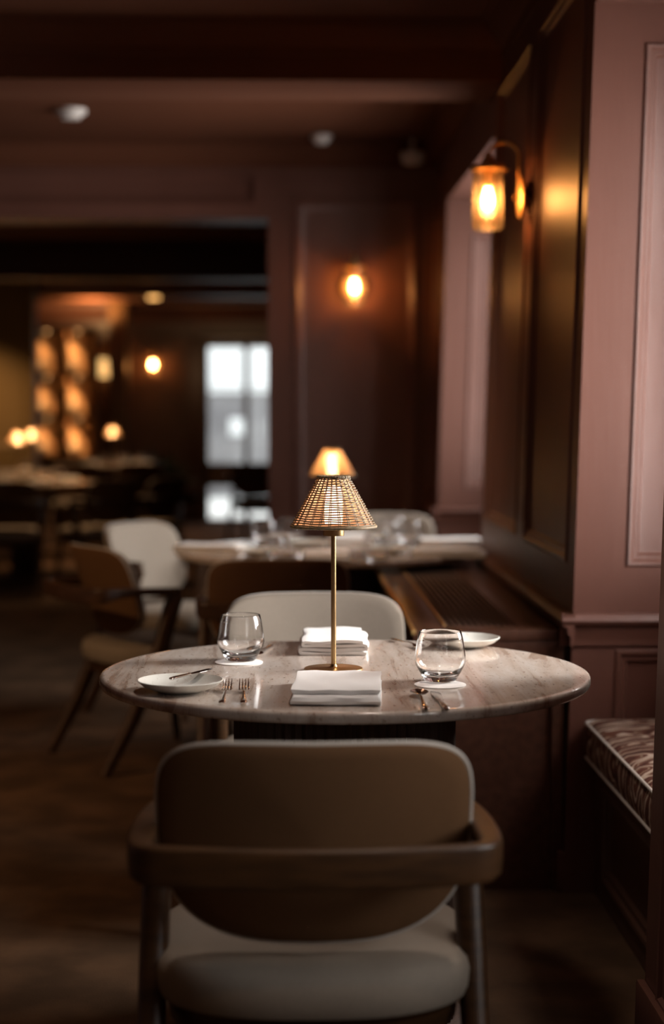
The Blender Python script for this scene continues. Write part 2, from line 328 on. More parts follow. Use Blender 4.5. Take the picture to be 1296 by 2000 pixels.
# far wall with glazed door opening
xa, xm, xb = on_y(400, 800, YF).x, on_y(481, 800, YF).x, .25
w = MB(); w.box(XL, xa, YF, YF + .2, 0, 2.66); w.box(xb, 1.4, YF, YF + .2, 0, 2.66); w.box(xa, xb, YF, YF + .2, 2.13, 2.66)
wall_face(w, (0, YF - .01, 0), (1, 0, 0), (0, 0, 1), (0, -1, 0), -2.1, xa - .22, .1, 2.58, [(-2.0, xa - .30, .9, 2.2)])
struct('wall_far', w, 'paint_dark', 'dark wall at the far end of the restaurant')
c = MB(); sweep_profile(c, (XL, YF, 2.58), (1.2, YF, 2.58), (0, -1, 0), [(a * 2, b_ * 2) for a, b_ in CORN]); struct('trim_11', c, 'paint', 'deep cornice on the far wall')
f = MB(); f.box(xa - .20, xa - .02, YF - .05, YF, 0, 2.2, .01); f.box(xa - .02, xb, YF - .05, YF, 2.13, 2.22, .01); struct('trim_12', f, 'cover_wood', 'dark brown door casing')
f = MB(); f.box(xa, xa + .04, YF + .06, YF + .12, 0, 2.13); f.box(xm - .035, xm + .035, YF + .06, YF + .12, 0, 2.13); f.box(xb - .04, xb, YF + .06, YF + .12, 0, 2.13)
f.box(xa, xb, YF + .06, YF + .12, .42, .70); f.box(xa, xb, YF + .06, YF + .12, 0, .03); f.box(xa, xb, YF + .06, YF + .12, 2.08, 2.13); f.box(xa, xb, YF + .06, YF + .12, 1.585, 1.60)
d = struct('door_1', f, 'wood_light', 'glazed double door at the far end, daylight behind')
g = MB(); g.box(xa, xb, YF + .085, YF + .09, .03, 2.1); g.build('pane', 'pane', d)

# outside: street
o = MB(); o.box(-12, 14, YF + .25, 60, -.10, -.02); struct('ground', o, mat('pale_pavement', (.9, .9, .88), .8), 'pale pavement outside the far door')
M['stone_white'] = mat('white_render', (.85, .86, .86), .8); M['stone_grey'] = mat('grey_stone', (.21, .20, .205), .8, noise=((1.2, 1.2, 1.2), (.33, .32, .32), .4, .6, 4)); M['brick'] = mat('pale_brick', (.62, .42, .33), .8)
bd = empty('building', 'white and grey building across the street, through the far door', 'building', loc=(-1, 27, 0))
a = MB(); a.box(-7, 9, 0, 4, 0, 1.62); a.build('ground_floor', 'stone_grey', bd)
a = MB(); a.box(-7, 9, -.1, 4, 1.62, 2.35); a.build('fascia', 'stone_white', bd)
a = MB(); a.box(-7, 9, 0, 4, 2.35, 5.5); a.build('upper_wall', 'brick', bd)
for i in range(10):
    a = MB(); x = -3 + i * .62; a.box(x, x + .30, -.06, 0, .95, 1.22); a.build('window_panel', 'stone_white', bd)
a = MB(); a.box(-.40, -.24, -.5, -.35, 0, 1.6); a.build('pillar', 'stone_white', bd)

# ------------------------------------------------------------------ radiator cover
LX = LEAN * (.7 - CH)
rc = empty('radiator_cover', 'long brown wooden radiator cover with slatted top below the wall lamp', 'radiator cover', loc=(.55, 5.58, 0))
def rel(mb, off): mb.v = [(x - off[0], y - off[1], z - off[2]) for x, y, z in mb.v]; return mb
O = (.55, 5.58, 0); ZC = .704; x0, x1, y0, y1 = .335, XW - .035, YP1 + .015, 6.66
t = MB(); gx0, gx1 = .43, .62
t.box(x0, gx0, y0, y1, ZC - .03, ZC, .004); t.box(gx1, x1, y0, y1, ZC - .03, ZC, .004); t.box(gx0, gx1, y0, y0 + .10, ZC - .03, ZC, .003); t.box(gx0, gx1, y1 - .10, y1, ZC - .03, ZC, .003)
rel(t, O).build('top', 'cover_wood', rc)
t = MB()
for i in range(11): x = gx0 + .008 + i * (gx1 - gx0 - .016) / 10; t.box(x - .0045, x + .0045, y0 + .10, y1 - .10, ZC - .018, ZC - .002)
for k in range(5): y = y0 + .1 + (y1 - y0 - .2) * k / 4; t.box(gx0, gx1, y - .006, y + .006, ZC - .028, ZC - .012)
rel(t, O).build('grille', 'wood_dark', rc)
t = MB(); t.box(x0 - .006, x0 + .006, y0 - .006, y1, ZC - .012, ZC + .002, .001); rel(t, O).build('brass_edge', 'brass_satin', rc)
t = MB(); t.box(gx0 - .008, gx0 - .001, y0 + .09, y1 - .09, ZC - .001, ZC + .004); rel(t, O).build('grille_frame', 'brass_satin', rc)
t = MB(); wall_face(t, (x0 + .02, 0, 0), (0, 1, 0), (0, 0, 1), (-1, 0, 0), y0 + .02, y1, 0, ZC - .03, [(4.7, 5.5, .14, .58), (5.62, 6.5, .14, .58)])
rel(t, O).build('front_panel', 'cover_wood', rc)
t = MB(); wall_face(t, (0, y0 + .02, 0), (1, 0, 0), (0, 0, 1), (0, -1, 0), x0 + .02, x1, 0, ZC - .03, []); t.box(x1 - .03, x1, y0 + .005, y0 + .02, 0, ZC - .03); t.box(x0 + .01, x1, y0 + .004, y0 + .02, ZC - .075, ZC - .03, .003)
rel(t, O).build('end_panel', 'cover_wood', rc)

# ------------------------------------------------------------------ window bench
bx0, bx1 = XW + .018, XR - .01
bb = MB(); wall_face(bb, (bx0 + .03, 0, 0), (0, 1, 0), (0, 0, 1), (-1, 0, 0), YP0 + .01, YP1 - .01, 0, .36, [(YP0 + .1, YP1 - .12, .06, .31)]); bb.box(bx0 + .06, bx1, YP0 + .01, YP1 - .01, 0, .36)
o = rel(bb, (1, 4, 0)).build('window_bench', 'paint_dark', loc=(1, 4, 0)); tag(o, 'dark brown built-in window bench base under the patterned cushion', 'bench')
def cushion_pts(): 
    rr = []; nx, ny = 26, 40
    return nx, ny
cu = MB(); prof = [(.03, .362), (.008, .366), (.0, .374), (-.006, .40), (-.006, .43), (0, .458), (.004, .463), (.014, .470), (.05, .478), (.12, .483), (.19, .485)]
def rrect(d, z, n=8, r=.03, x0=bx0, x1=bx1, y0=YP0 + .02, y1=YP1 - .012):
    r = max(.004, r - max(d, 0) * .3); out = []
    for cx, cy, a0 in ((x1 - d - r, y1 - d - r, 0), (x0 + d + r, y1 - d - r, PI / 2), (x0 + d + r, y0 + d + r, PI), (x1 - d - r, y0 + d + r, 1.5 * PI)):
        for i in range(n): a = a0 + (PI / 2) * i / (n - 1); out.append((cx + r * math.cos(a), cy + r * math.sin(a), z))
    return out
cu.rings([rrect(d, z) for d, z in prof])
co = rel(cu, (1, 4, .362)).build('seat_cushion', 'flame', loc=(1, 4, .362)); tag(co, 'russet cushion with a cream flame pattern lying on the window bench', 'cushion')
for z in (.463, .372):
    pr = rrect(-.002, z); t = MB(); pts = [Vector(p_) for p_ in pr] + [Vector(pr[0])]
    t.loft(pts, .0042, .0042, n=8); rel(t, (1, 4, .362)).build('piping', 'piping', co)

# ------------------------------------------------------------------ armchair
def sup(t, a, b, n, n2=None):
    c_, s_ = math.cos(t), math.sin(t); m = n if (s_ >= 0 or n2 is None) else n2
    return a * math.copysign(abs(c_) ** (2 / m), c_), b * math.copysign(abs(s_) ** (2 / m), s_)
def make_chair():
    r = empty('armchair', 'armchair', 'chair', 'upholstered armchairs')
    N = 56
    def ring(ins, z, a=.260, b=.236, cy=.030, dome=0):
        out = []
        for i in range(N):
            x, y = sup(2 * PI * i / N, a - ins, b - ins, 3.8, 2.6); out.append((x, cy + y, z - .010 * (y / b) * (1 if y < 0 else 0) * -1 * 0 + 0))
        return out
    s = MB(); s.rings([ring(.02, .372), ring(.006, .377), ring(.0, .392), ring(0, .418), ring(.006, .434), ring(.02, .444), ring(.06, .450), ring(.12, .454), ring(.19, .455)])
    s.build('seat', 'fabric', r)
    s = MB(); s.rings([ring(.035, .328), ring(.03, .330), ring(.022, .372), ring(.024, .374)]); s.build('seat_frame', 'wood', r)
    # backrest
    zc, hu, hd, aw = .645, .155, .172, .238
    def bend(x, z, d): return (x * (1 - .12 * max(0, (.62 - z) / .12) * .5), -.135 - (z - .505) * .34 + .95 * x * x + d, z)
    def bring(sc, d, grow=0):
        out = []
        for i in range(N):
            t_ = 2 * PI * i / N; x, z = sup(t_, 1, 1, 5.2, 3.1)
            out.append(bend(x * (aw * sc + grow), zc + (hu if z > 0 else hd) * z * (sc + grow / aw), d))
        return out
    prof = [(.02, -.014), (.3, -.014), (.6, -.014), (.85, -.014), (.96, -.0135), (.985, -.011), (1.0, -.004), (1.0, .006), (.985, .014), (.95, .019), (.85, .023), (.6, .028), (.3, .030), (.02, .030)]
    bk = MB(); bk.rings([bring(sc, d) for sc, d in prof[5:]], cap0=False); bo = bk.build('backrest', 'fabric', r)
    bk = MB(); bk.rings([bring(sc, d - .001) for sc, d in prof[:6]], cap1=False); bk.build('back_panel', 'fabric_back', bo)
    t = MB(); pr = [Vector(p_) for p_ in bring(.992, -.008)]; t.loft(pr + [pr[0]], .0036, .0036, up=(0, 1, 0), n=8); t.build('piping', 'piping', bo)
    # rail and arms
    half = [(0, -.322, .029), (.06, -.320, .029), (.12, -.314, .029), (.18, -.304, .029), (.225, -.294, .029), (.243, -.286, .028), (.252, -.270, .026), (.2545, -.245, .022), (.255, -.20, .017), (.255, -.12, .015), (.254, -.07, .015), (.250, -.02, .015), (.245, .03, .015)]
    wd = [.011, .011, .011, .011, .012, .014, .016, .018, .019, .019, .018, .018, .016]
    pts, hz, wx = [], [], []
    for i in range(len(half) - 1, 0, -1): pts.append((-half[i][0], half[i][1], (.665 - half[i][2]) - .012 * max(0, half[i][1] + .2) / .3)); hz.append(half[i][2]); wx.append(wd[i])
    for i in range(len(half)): pts.append((half[i][0], half[i][1], (.665 - half[i][2]) - .012 * max(0, half[i][1] + .2) / .3)); hz.append(half[i][2]); wx.append(wd[i])
    s = MB(); s.loft(pts, wx, hz, n=20, sq=7); s.build('arm_rail', 'wood', r)
    for sx in (-1, 1):
        s = MB(); s.loft([(sx * .245, .015, .628), (sx * .246, -.005, .575), (sx * .249, -.05, .43), (sx * .252, -.16, .19), (sx * .254, -.27, 0)], [.022, .023, .023, .020, .016], [.030, .031, .030, .024, .018], up=(0, 1, 0), n=14, sq=3); s.build('leg', 'wood', r)
        s = MB(); s.loft([(sx * .205, .20, .36), (sx * .215, .225, .20), (sx * .225, .25, 0)], [.018, .016, .012], [.020, .018, .013], up=(0, 1, 0), n=12, sq=3); s.build('leg', 'wood', r)
        s = MB(); s.loft([(sx * .20, -.01, .365), (sx * .245, -.045, .39)], .010, .016, n=10, sq=3); s.build('bracket', 'wood', r)
    return r
ch = make_chair()
def face(x, y, tx, ty): return math.atan2(ty - y, tx - x) - PI / 2
T1 = (.118, 3.50); T2 = (.150, 6.68)
chairs = [
    (.040, 2.70, 0.0, 'tan backed armchair seen from behind in the foreground at the near table'),
    (.074, 4.33, PI + .02, 'grey cream armchair facing the viewer across the near marble table'),
    (-.035, 5.86, 0.03, 'dark backed armchair seen from behind between the two marble tables'),
    (-.535, 6.36, -1.05, 'armchair turned side-on left of the second marble table, tan back and raked legs'),
    (-.50, 7.42, face(-.50, 7.42, *T2) + .25, 'pale cream armchair facing the viewer at the far left of the second marble table'),
    (.44, 8.02, PI - .15, 'pale armchair on the far side of the second marble table, only its top showing'),
]
for x, y, rz, lb in chairs: place(ch, USED, (x, y, 0), rz, lb)
# ------------------------------------------------------------------ tables
def make_table(x, y, R, RP, label):
    r = empty('dining_table', label, 'table', 'round marble tables', (x, y, 0))
    t = MB(); t.lathe([(R - .03, .7268), (R - .006, .7272), (R - .002, .7295), (R, .734), (R, .744), (R - .0015, .7475), (R - .0045, .7493), (R - .009, .75), (R - .014, .75), (R - .03, .75)], n=160); t.build('tabletop', 'marble', r)
    NN = 64; pro = []
    for zz in (.04, .7265):
        ring = []
        for i in range(NN * 4):
            a = 2 * PI * i / (NN * 4); rr_ = RP + .006 * math.sin(a * NN); ring.append((rr_ * math.cos(a), rr_ * math.sin(a), zz))
        pro.append(ring)
    t = MB(); t.rings(pro); t.build('fluted_pedestal', 'wood_dark', r)
    t = MB(); t.lathe([(RP + .03, 0), (RP + .032, .006), (RP + .03, .03), (RP + .012, .04)], n=80); t.build('base', 'wood_dark', r)
    return r
make_table(*T1, .50, .222, 'round beige marble table on a dark fluted pedestal, nearest and in focus')
make_table(*T2, .585, .20, 'round marble table behind the near one, its right edge over the radiator cover')

# ------------------------------------------------------------------ rattan table lamp
def make_lamp(diff='diffuser', detail=True, name='table_lamp'):
    r = empty(name, 'rattan lamp', 'lamp', 'rattan table lamps')
    b = MB(); b.lathe([(.0600, 0), (.0606, .0015), (.0606, .0035), (.0595, .005), (.012, .0065), (.0075, .008), (.0058, .013)], n=64); b.build('base', 'brass', r)
    b = MB(); b.lathe([(.0052, .008), (.0052, .292)], n=24); b.build('pole', 'brass', r)
    b = MB(); b.lathe([(.0052, .277), (.0215, .278), (.0218, .280), (.0218, .300), (.0205, .3015)], n=40); b.build('collar', 'brass', r)
    b = MB(); b.lathe([(.017, .3015), (.0185, .306), (.0185, .372), (.015, .378), (.004, .380)], n=32); b.build('bulb', diff, r)
    z0, z1, r0, r1 = .297, .398, .0865, .0312
    sh = MB(); NS = 26; rows = 21 if detail else 12
    def R(z): return r0 + (r1 - r0) * (z - z0) / (z1 - z0)
    # stakes in pairs
    for i in range(NS):
        for da in (-.022, .022):
            a = 2 * PI * (i + .5) / NS + da
            sh.loft([((R(z)) * math.cos(a), (R(z)) * math.sin(a), z) for z in (z0, (z0 + z1) / 2, z1)], .0009, .0009, n=5)
    K = NS * 4
    for k in range(rows):
        z = z0 + .004 + (z1 - z0 - .008) * k / (rows - 1); pts = []
        for i in range(K + 1):
            a = 2 * PI * i / K; rr_ = R(z) + .0013 * math.cos(a * NS / 2 + PI * k) + .0002
            pts.append(Vector((rr_ * math.cos(a), rr_ * math.sin(a), z + .0006 * math.sin(a * 7 + k))))
        sh.loft(pts, .0012, .0013, n=6)
    so = sh.build('lamp_shade', 'rattan', r)
    for zz, rr_, th in ((z0, r0, .0030), (z1, r1, .0032)):
        t = MB(); pts = []
        for i in range(161):
            a = 2 * PI * i / 160; pts.append(Vector((rr_ * math.cos(a), rr_ * math.sin(a), zz)))
        t.loft(pts, [th + .0005 * math.sin(i * 2.6) for i in range(161)], [th + .0005 * math.sin(i * 2.6) for i in range(161)], n=8); t.build('rim', 'rattan', so)
    t = MB(); t.lathe([(R(z0) - .003, z0 + .002), (R(z1) - .003, z1 - .002)], n=64, cap0=False, cap1=False); t.build('liner', 'liner', so)
    return r
lamp = make_lamp()
p_ = on_z(651, 1309); lamp.location = p_; lamp['label'] = 'brass table lamp with a woven rattan shade, in focus on the near marble table'
lamp.rotation_euler.z = .12
lf = make_lamp('diffuser_far', True)
p_ = on_y(648, 1080, 6.42); lf.location = (p_.x, p_.y, .75); lf['label'] = 'rattan shaded table lamp on the second marble table, its glowing shade above the first'
LAMPF = lf

# ------------------------------------------------------------------ tableware prototypes
def tumbler():
    o = MB(); prof = [(.004, .0), (.030, .0), (.0335, .0025), (.038, .012), (.0470, .028), (.0505, .040), (.0500, .050), (.0455, .080), (.0418, .0965), (.0410, .0975), (.0404, .0965), (.0440, .080), (.0486, .050), (.0490, .041), (.0455, .029), (.0365, .017), (.024, .0125), (.004, .0118)]
    o.lathe(prof, n=56); x = o.build('tumbler', 'glass'); return tag(x, 'tumbler', 'glass', 'clear tumblers')
def coaster():
    o = MB(); o.lathe([(.0500, 0), (.0505, .0004), (.0505, .0014), (.050, .0018)], n=48); return tag(o.build('coaster', 'card'), 'coaster', 'coaster', 'white round coasters')
def plate(R=.082):
    o = MB(); o.lathe([(.040, 0), (.043, .002), (.052, .004), (.070, .011), (R - .001, .0205), (R, .022), (R - .002, .0228), (.069, .0155), (.054, .0085), (.040, .0065), (.01, .006)], n=64)
    return tag(o.build('side_plate', 'ceramic'), 'plate', 'plate', 'side plates')
def fork():
    r = MB()
    pts = [(0, -.10, .0035), (0, -.095, .0045), (0, -.08, .0045), (0, -.04, .0055), (0, .0, .0085), (0, .02, .0085), (0, .035, .006), (0, .048, .0045)]
    r.loft(pts, [.0035, .0065, .0062, .0035, .0024, .0026, .0075, .0105], [.0018, .0028, .0026, .0018, .0016, .0014, .0010, .0009], n=12, sq=2.4)
    for i in range(4):
        x = -.0085 + i * .00567
        r.loft([(x, .046, .0045), (x, .060, .006), (x, .078, .0115), (x * .97, .094, .0185)], [.0016, .0014, .0012, .0006], [.0010, .0010, .0009, .0005], n=8)
    return tag(r.build('fork', 'steel'), 'fork', 'fork', 'dinner forks')
def knife():
    r = empty('knife', 'knife', 'knife', 'table knives')
    h = MB(); h.loft([(0, -.105, .004), (0, -.10, .005), (0, -.085, .0055), (0, -.05, .005), (0, -.015, .0045), (0, -.008, .0045)], [.003, .0068, .0066, .0052, .0042, .0042], [.002, .0040, .0040, .0034, .0026, .0026], n=12); h.build('handle', 'steel', r)
    h = MB(); h.loft([(0, -.010, .0045), (0.001, .0, .0042), (.002, .04, .0036), (.002, .08, .003), (.0, .100, .0025), (-.003, .108, .002)], [.004, .0075, .0095, .0098, .0070, .001], [.0012, .0009, .0008, .0007, .0006, .0004], n=8); h.build('blade', 'steel', r)
    return r
def spoon():
    h = MB(); h.loft([(0, -.10, .0035), (0, -.095, .0045), (0, -.08, .0045), (0, -.04, .0055), (0, .0, .009), (0, .02, .0085), (0, .034, .006)], [.0035, .0068, .0062, .0035, .0024, .0024, .004], [.0018, .0028, .0026, .0018, .0016, .0014, .0012], n=12)
    rr_ = []
    for k in range(6):
        f_ = [1, .9, .72, .5, .27, .04][k]; dz = .0075 * (1 - f_ * f_)
        rr_.append([(f_ * .0175 * math.cos(2 * PI * i / 24), .063 + f_ * .031 * math.sin(2 * PI * i / 24), .0095 - dz) for i in range(24)])
    h.rings(rr_, cap0=False)
    h.rings([[(x, y, z - .0010) for x, y, z in q] for q in rr_], cap0=False); h.rings([rr_[0], [(x, y, z - .001) for x, y, z in rr_[0]]], cap0=False, cap1=False)
    return tag(h.build('spoon', 'steel'), 'spoon', 'spoon', 'spoons')
def napkin(w=.155, d=.25, layers=5, th=.0042, seed=1, step=.004, turn=False):
    random.seed(seed)
    path = []; z = th / 2 + .0004; gap = th + .0012
    for k in range(layers):
        xs = [w * (.0 if k % 2 == 0 else 1), w * (1 if k % 2 == 0 else 0)]
        a, b_ = (-w / 2 + step * k, w / 2 - step * .75 * k)
        seq = [b_, a] if k % 2 == 0 else [a, b_]
        for i in range(9): path.append((seq[0] + (seq[1] - seq[0]) * i / 8, z + .0012 * math.sin(i * .9 + k)))
        if k < layers - 1:
            e = -1 if k % 2 == 0 else 1
            for a_ in (-50, 0, 50): path.append((seq[1] + e * gap * .62 * math.cos(math.radians(a_)), z + gap / 2 + gap / 2 * math.sin(math.radians(a_))))
        z += gap
    ny = 12; rr_ = []
    P2 = [Vector((x, z_)) for x, z_ in path]; loop = []
    left, right = [], []
    for i, q in enumerate(P2):
        t = (P2[min(i + 1, len(P2) - 1)] - P2[max(i - 1, 0)]).normalized(); n_ = Vector((-t.y, t.x)) * th * .46
        left.append(q + n_); right.append(q - n_)
    loop = left + right[::-1]
    ks = [0, .012, .05] + [i / 9 for i in range(1, 9)] + [.95, .988, 1]
    for f_ in ks:
        sh_ = .0 if .01 < f_ < .99 else .10
        y = -d / 2 + d * f_
        rr_.append([(q.x + .0015 * math.sin(9 * f_ + q.y * 300), y + .003 * math.sin(q.y * 260) * (1 if f_ > .5 else -1), max(.0002, q.y - sh_ * .004 + .0007 * math.sin(f_ * 14 + q.x * 40) * (q.y / .02))) for q in loop])
    if turn: rr_ = [[(y, x, z) for x, y, z in r_] for r_ in rr_]
    o = MB(); o.rings(rr_); return tag(o.build('napkin', 'linen'), 'napkin', 'napkin', 'folded white napkins')
TU, CO, PL, FK, KN, SP, NA = tumbler(), coaster(), plate(), fork(), knife(), spoon(), napkin(.255, .160, 3, .0078, 1, .006, True)
ZT = .7502
def put(proto, px, py, rz=0, label=None, dz=0, z=.75):
    p_ = on_z(px, py, z); return place(proto, USED, (p_.x, p_.y, ZT + dz), rz, label)
# near table
put(CO, 466, 1294, 0, 'white round paper coaster under the left glass tumbler on the near table')
put(TU, 470, 1291, 0, 'clear glass tumbler left of the lamp on the near table', dz=.002)
put(CO, 859, 1338, 0, 'white round paper coaster under the right glass tumbler on the near table')
put(TU, 859, 1331, 0, 'clear glass tumbler right of the lamp on the near table', dz=.002)
put(PL, 352, 1350, 0, 'cream speckled side plate at the left edge of the near table')
put(PL, 905, 1263, 0, 'cream side plate behind the right tumbler on the near table')
put(FK, 439, 1360, -.02, 'steel fork closest to the left side plate on the near table')
put(FK, 476, 1360, .02, 'steel fork between the left side plate pair and the front napkin')
put(KN, 858, 1371, .03, 'steel knife beside the spoon in front of the right tumbler')
put(SP, 823, 1371, .0, 'steel spoon in front of the right tumbler, nearer the napkin')
put(FK, 799, 1262, PI + .35, 'steel fork behind the right tumbler, beside the far side plate')
put(SP, 510, 1276, PI - .2, 'steel spoon behind the left tumbler on the near table')
k = place(KN, USED, (0, 0, 0), 0, 'butter knife resting across the left side plate'); p_ = on_z(384, 1342); k.location = (p_.x - .01, p_.y - .01, ZT + .0245); k.rotation_euler = (math.radians(2), 0, -.55); k.scale = (.8, .66, .8)
n1 = put(NA, 659, 1356, .0, 'folded white napkin at the front of the near table before the lamp'); n1.rotation_euler.z = -.06
na2 = napkin(.140, .235, 4, .0072, 4, .003); p_ = on_z(652, 1266); na2.location = (p_.x, p_.y, ZT); na2['label'] = 'thickly folded white napkin behind the lamp base on the near table'; na2.rotation_euler.z = -.03

# second table settings
T2I = [('t', 498, 1078, 'left pair of glass tumblers'), ]
def put2(proto, px, py, rz, label, dz=0): return put(proto, px, py, rz, label, dz)
for (px, py, lb) in [(546, 1094, 'glass tumbler near the front left rim of the second table'), (515, 1062, 'glass tumbler left of centre on the second table'), (566, 1060, 'glass tumbler just left of the lamp on the second table'), (735, 1097, 'glass tumbler near the front right rim of the second table'), (754, 1066, 'glass tumbler just right of the lamp on the second table'), (768, 1054, 'glass tumbler at the back right of the second table'), (797, 1063, 'glass tumbler beside the right napkins on the second table')]:
    put2(TU, px, py, 0, lb)
for (px, py, rz, lb) in [(637, 1092, .0, 'folded white napkin at the front middle of the second table'), (412, 1076, 1.35, 'folded white napkin at the left end of the second table'), (876, 1086, 1.45, 'folded white napkin at the front right end of the second table'), (882, 1064, 1.6, 'folded white napkin at the back right end of the second table'), (682, 1057, .05, 'folded white napkin at the back of the second table')]:
    put2(NA, px, py, rz, lb)
for (px, py, lb) in [(508, 1084, 'small plate by the left rim of the second table'), (758, 1080, 'small plate by the front right of the second table'), (606, 1067, 'small plate left of the lamp on the second table')]:
    put2(PL, px, py, 0, lb)
for (px, py, rz, lb) in [(575, 1096, 0, 'fork left of the front napkin on the second table'), (706, 1086, 0, 'fork beside the front right plate on the second table'), (470, 1068, .9, 'fork beside the left napkin on the second table')]:
    put2(FK, px, py, rz, lb)
for (px, py, rz, lb) in [(688, 1096, 0, 'knife right of the front napkin on the second table'), (475, 1091, .5, 'knife near the left rim of the second table')]:
    put2(KN, px, py, rz, lb)

# ------------------------------------------------------------------ wall lamps (arm points along local -x)
def make_sconce():
    r = empty('wall_lamp', 'wall lamp', 'wall lamp', 'brass wall lamps')
    def disc(x0, x1, R_, m, name, parent, n=40):
        t = MB(); rr_ = [[(x, q * math.cos(2 * PI * i / n), q * math.sin(2 * PI * i / n)) for i in range(n)] for x, q in ((x0, R_ * .98), (x0 - .002, R_), (x1 + .003, R_), (x1, R_ * .93), (x1 - .003, R_ * .6))]
        t.rings(rr_); return t.build(name, m, parent)
    disc(0, -.012, .055, 'brass_dark', 'mounting_plate', r)
    disc(-.012, -.030, .028, 'brass_dark', 'mounting_boss', r)
    disc(-.030, -.040, .068, 'brass_satin', 'backplate', r)
    t = MB(); t.loft([(-.040, 0, 0), (-.055, 0, 0), (-.058, 0, 0)], [.006, .006, .010], [.006, .006, .010], up=(0, 0, 1), n=12); t.build('knob', 'brass', r)
    t = MB(); pts = [(-.040, 0, .02)]
    R_ = .050; cx = -.090
    pts = [(-.036, 0, .03), (-.040, 0, .06), (-.041, 0, .115)]
    for i in range(13): a = PI * i / 12; pts.append((cx + R_ * math.cos(a), 0, .128 + R_ * math.sin(a)))
    pts += [(-.140, 0, .128), (-.140, 0, .12)]
    t.loft(pts, .0055, .0055, up=(0, 1, 0), n=12); t.build('arm', 'brass_satin', r)
    c = (-.140, 0, .028)
    t = MB(); t.lathe([(.006, .118), (.012, .112), (.012, .104), (.017, .100), (.017, .094), (.022, .090), (.024, .078), (.054, .074), (.056, .068), (.056, .060), (.050, .058)], c, n=32); t.build('cap', 'brass_satin', r)
    t = MB(); t.lathe([(.018, .06), (.018, .015), (.022, .012), (.022, .004), (.014, .002)], c, n=28); t.build('socket', 'brass_satin', r)
    for a in (2.2, 4.0, 0.3):
        t = MB(); u = Vector((math.cos(a), math.sin(a), 0)); q = Vector(c) + Vector((0, 0, .064)); t.loft([q + u * .054, q + u * .064, q + u * .066], [.0035, .0035, .006], [.0035, .0035, .006], n=10); t.build('thumbscrew', 'brass_satin', r)
    t = MB(); t.lathe([(.050, .066), (.051, -.118), (.049, -.128), (.040, -.132), (.030, -.132), (.030, -.129), (.040, -.129), (.0465, -.125), (.048, -.118), (.047, .066)], c, n=40, cap0=False, cap1=False); t.build('glass_shade', 'seeded', r)
    t = MB(); t.lathe([(.010, .004), (.012, -.005), (.018, -.028), (.019, -.040), (.017, -.054), (.012, -.062), (.003, -.065)], c, n=24); t.build('bulb', 'bulb', r)
    return r
sc = make_sconce()
sp = on_y(1037, 386, 5.57)
place(sc, USED, (XW + LEAN * (sp.z - CH) - .001, 5.57, sp.z), 0, 'brass gooseneck wall lamp with a glass cylinder on the right wall')
p_ = on_y(690, 561, YB); place(sc, USED, (p_.x, YB + .014, p_.z), PI / 2, 'brass wall lamp glowing on the panelled end wall behind the tables')
p_ = on_y(300, 712, YF); place(sc, USED, (p_.x, YF + .004, p_.z), PI / 2, 'distant brass wall lamp left of the far glazed door')

# ------------------------------------------------------------------ ceiling things
def detector(px, py, z, label, R_=.065):
    p_ = on_z(px, py, z - .02); o = MB(); o.lathe([(R_ * .45, -.045), (R_ * .62, -.042), (R_ * .72, -.026), (R_ * .95, -.020), (R_, -.012), (R_, 0)], n=32)
    x = o.build('smoke_detector', 'plastic', loc=(p_.x, p_.y, z)); tag(x, label, 'smoke detector', 'ceiling sensors')
detector(138, 222, CEIL, 'large white ceiling detector at upper left', .075)
detector(627, 272, CEIL, 'small white ceiling detector in the middle of the bay', .055)
p_ = on_y(805, 303, 9.1); o = MB(); o.lathe([(.03, -.05), (.05, -.045), (.062, -.02), (.062, .012), (.03, .018), (.012, .02), (.012, CEIL - p_.z)], n=32)
tag(o.build('smoke_detector', 'plastic', loc=tuple(p_)), 'white sensor hanging near the right corner of the end wall', 'smoke detector', 'ceiling sensors')
p_ = on_z(297, 577, 2.44); o = MB(); o.lathe([(.055, -.02), (.06, 0)], n=24); x = o.build('ceiling_spotlight', 'spot_light', loc=(p_.x, 17.1, 2.44)); tag(x, 'small warm spotlight on the ceiling beam before the far room', 'spotlight')

# ------------------------------------------------------------------ far dining room
make_table(*[on_y(50, 930, 13.5).x, 13.5], .56, .12, 'round table at the far left with glasses and a lit lamp')
make_table(*[on_y(237, 900, 18.3).x, 18.3], .44, .10, 'round table in the distance left of the dark wall, small lamp on it')
make_table(*[on_y(0, 900, 15.6).x, 15.6], .50, .10, 'round table at the far left behind the lamplit one')
make_table(*[on_y(575, 900, 17.6).x, 17.6], .45, .08, 'dark silhouetted table before the far glazed door')
TA = (on_y(50, 930, 13.5).x, 13.5); TB = (on_y(237, 900, 18.3).x, 18.3); TC = (on_y(0, 900, 15.6).x, 15.6); TD = (on_y(575, 900, 17.6).x, 17.6)
for px, Y, lb in ((35, 13.45, 'glowing rattan lamp leftmost of the three distant table lamps'), (62, 15.6, 'glowing rattan lamp just right of the leftmost distant lamp'), (220, 18.3, 'glowing rattan lamp alone on the distant table beside the shelves')):
    p_ = on_y(px, 900, Y); c_ = copy_tree(LAMPF); c_.location = (p_.x, Y, .75); c_['label'] = lb
def chair_at(px, Y, rz, lb):
    x = on_y(px, 900, Y).x; place(ch, USED, (x, Y, 0), rz, lb)
chair_at(12, 12.55, .05, 'armchair seen from behind at the left edge before the far left table')
chair_at(292, 13.2, 1.0, 'tan armchair turned to the far left table, its back just above the pale armchair')
chair_at(195, 12.75, .75, 'armchair partly hidden right of the far left table')
chair_at(150, 16.9, .1, 'armchair in the distance between the far tables')
chair_at(265, 17.2, .35, 'armchair with its back to the viewer at the distant lamplit table')
chair_at(505, 16.9, -.3, 'dark armchair silhouetted against the far glazed door')
chair_at(-30, 14.6, 2.8, 'armchair behind the far left table at the frame edge')
i = 0
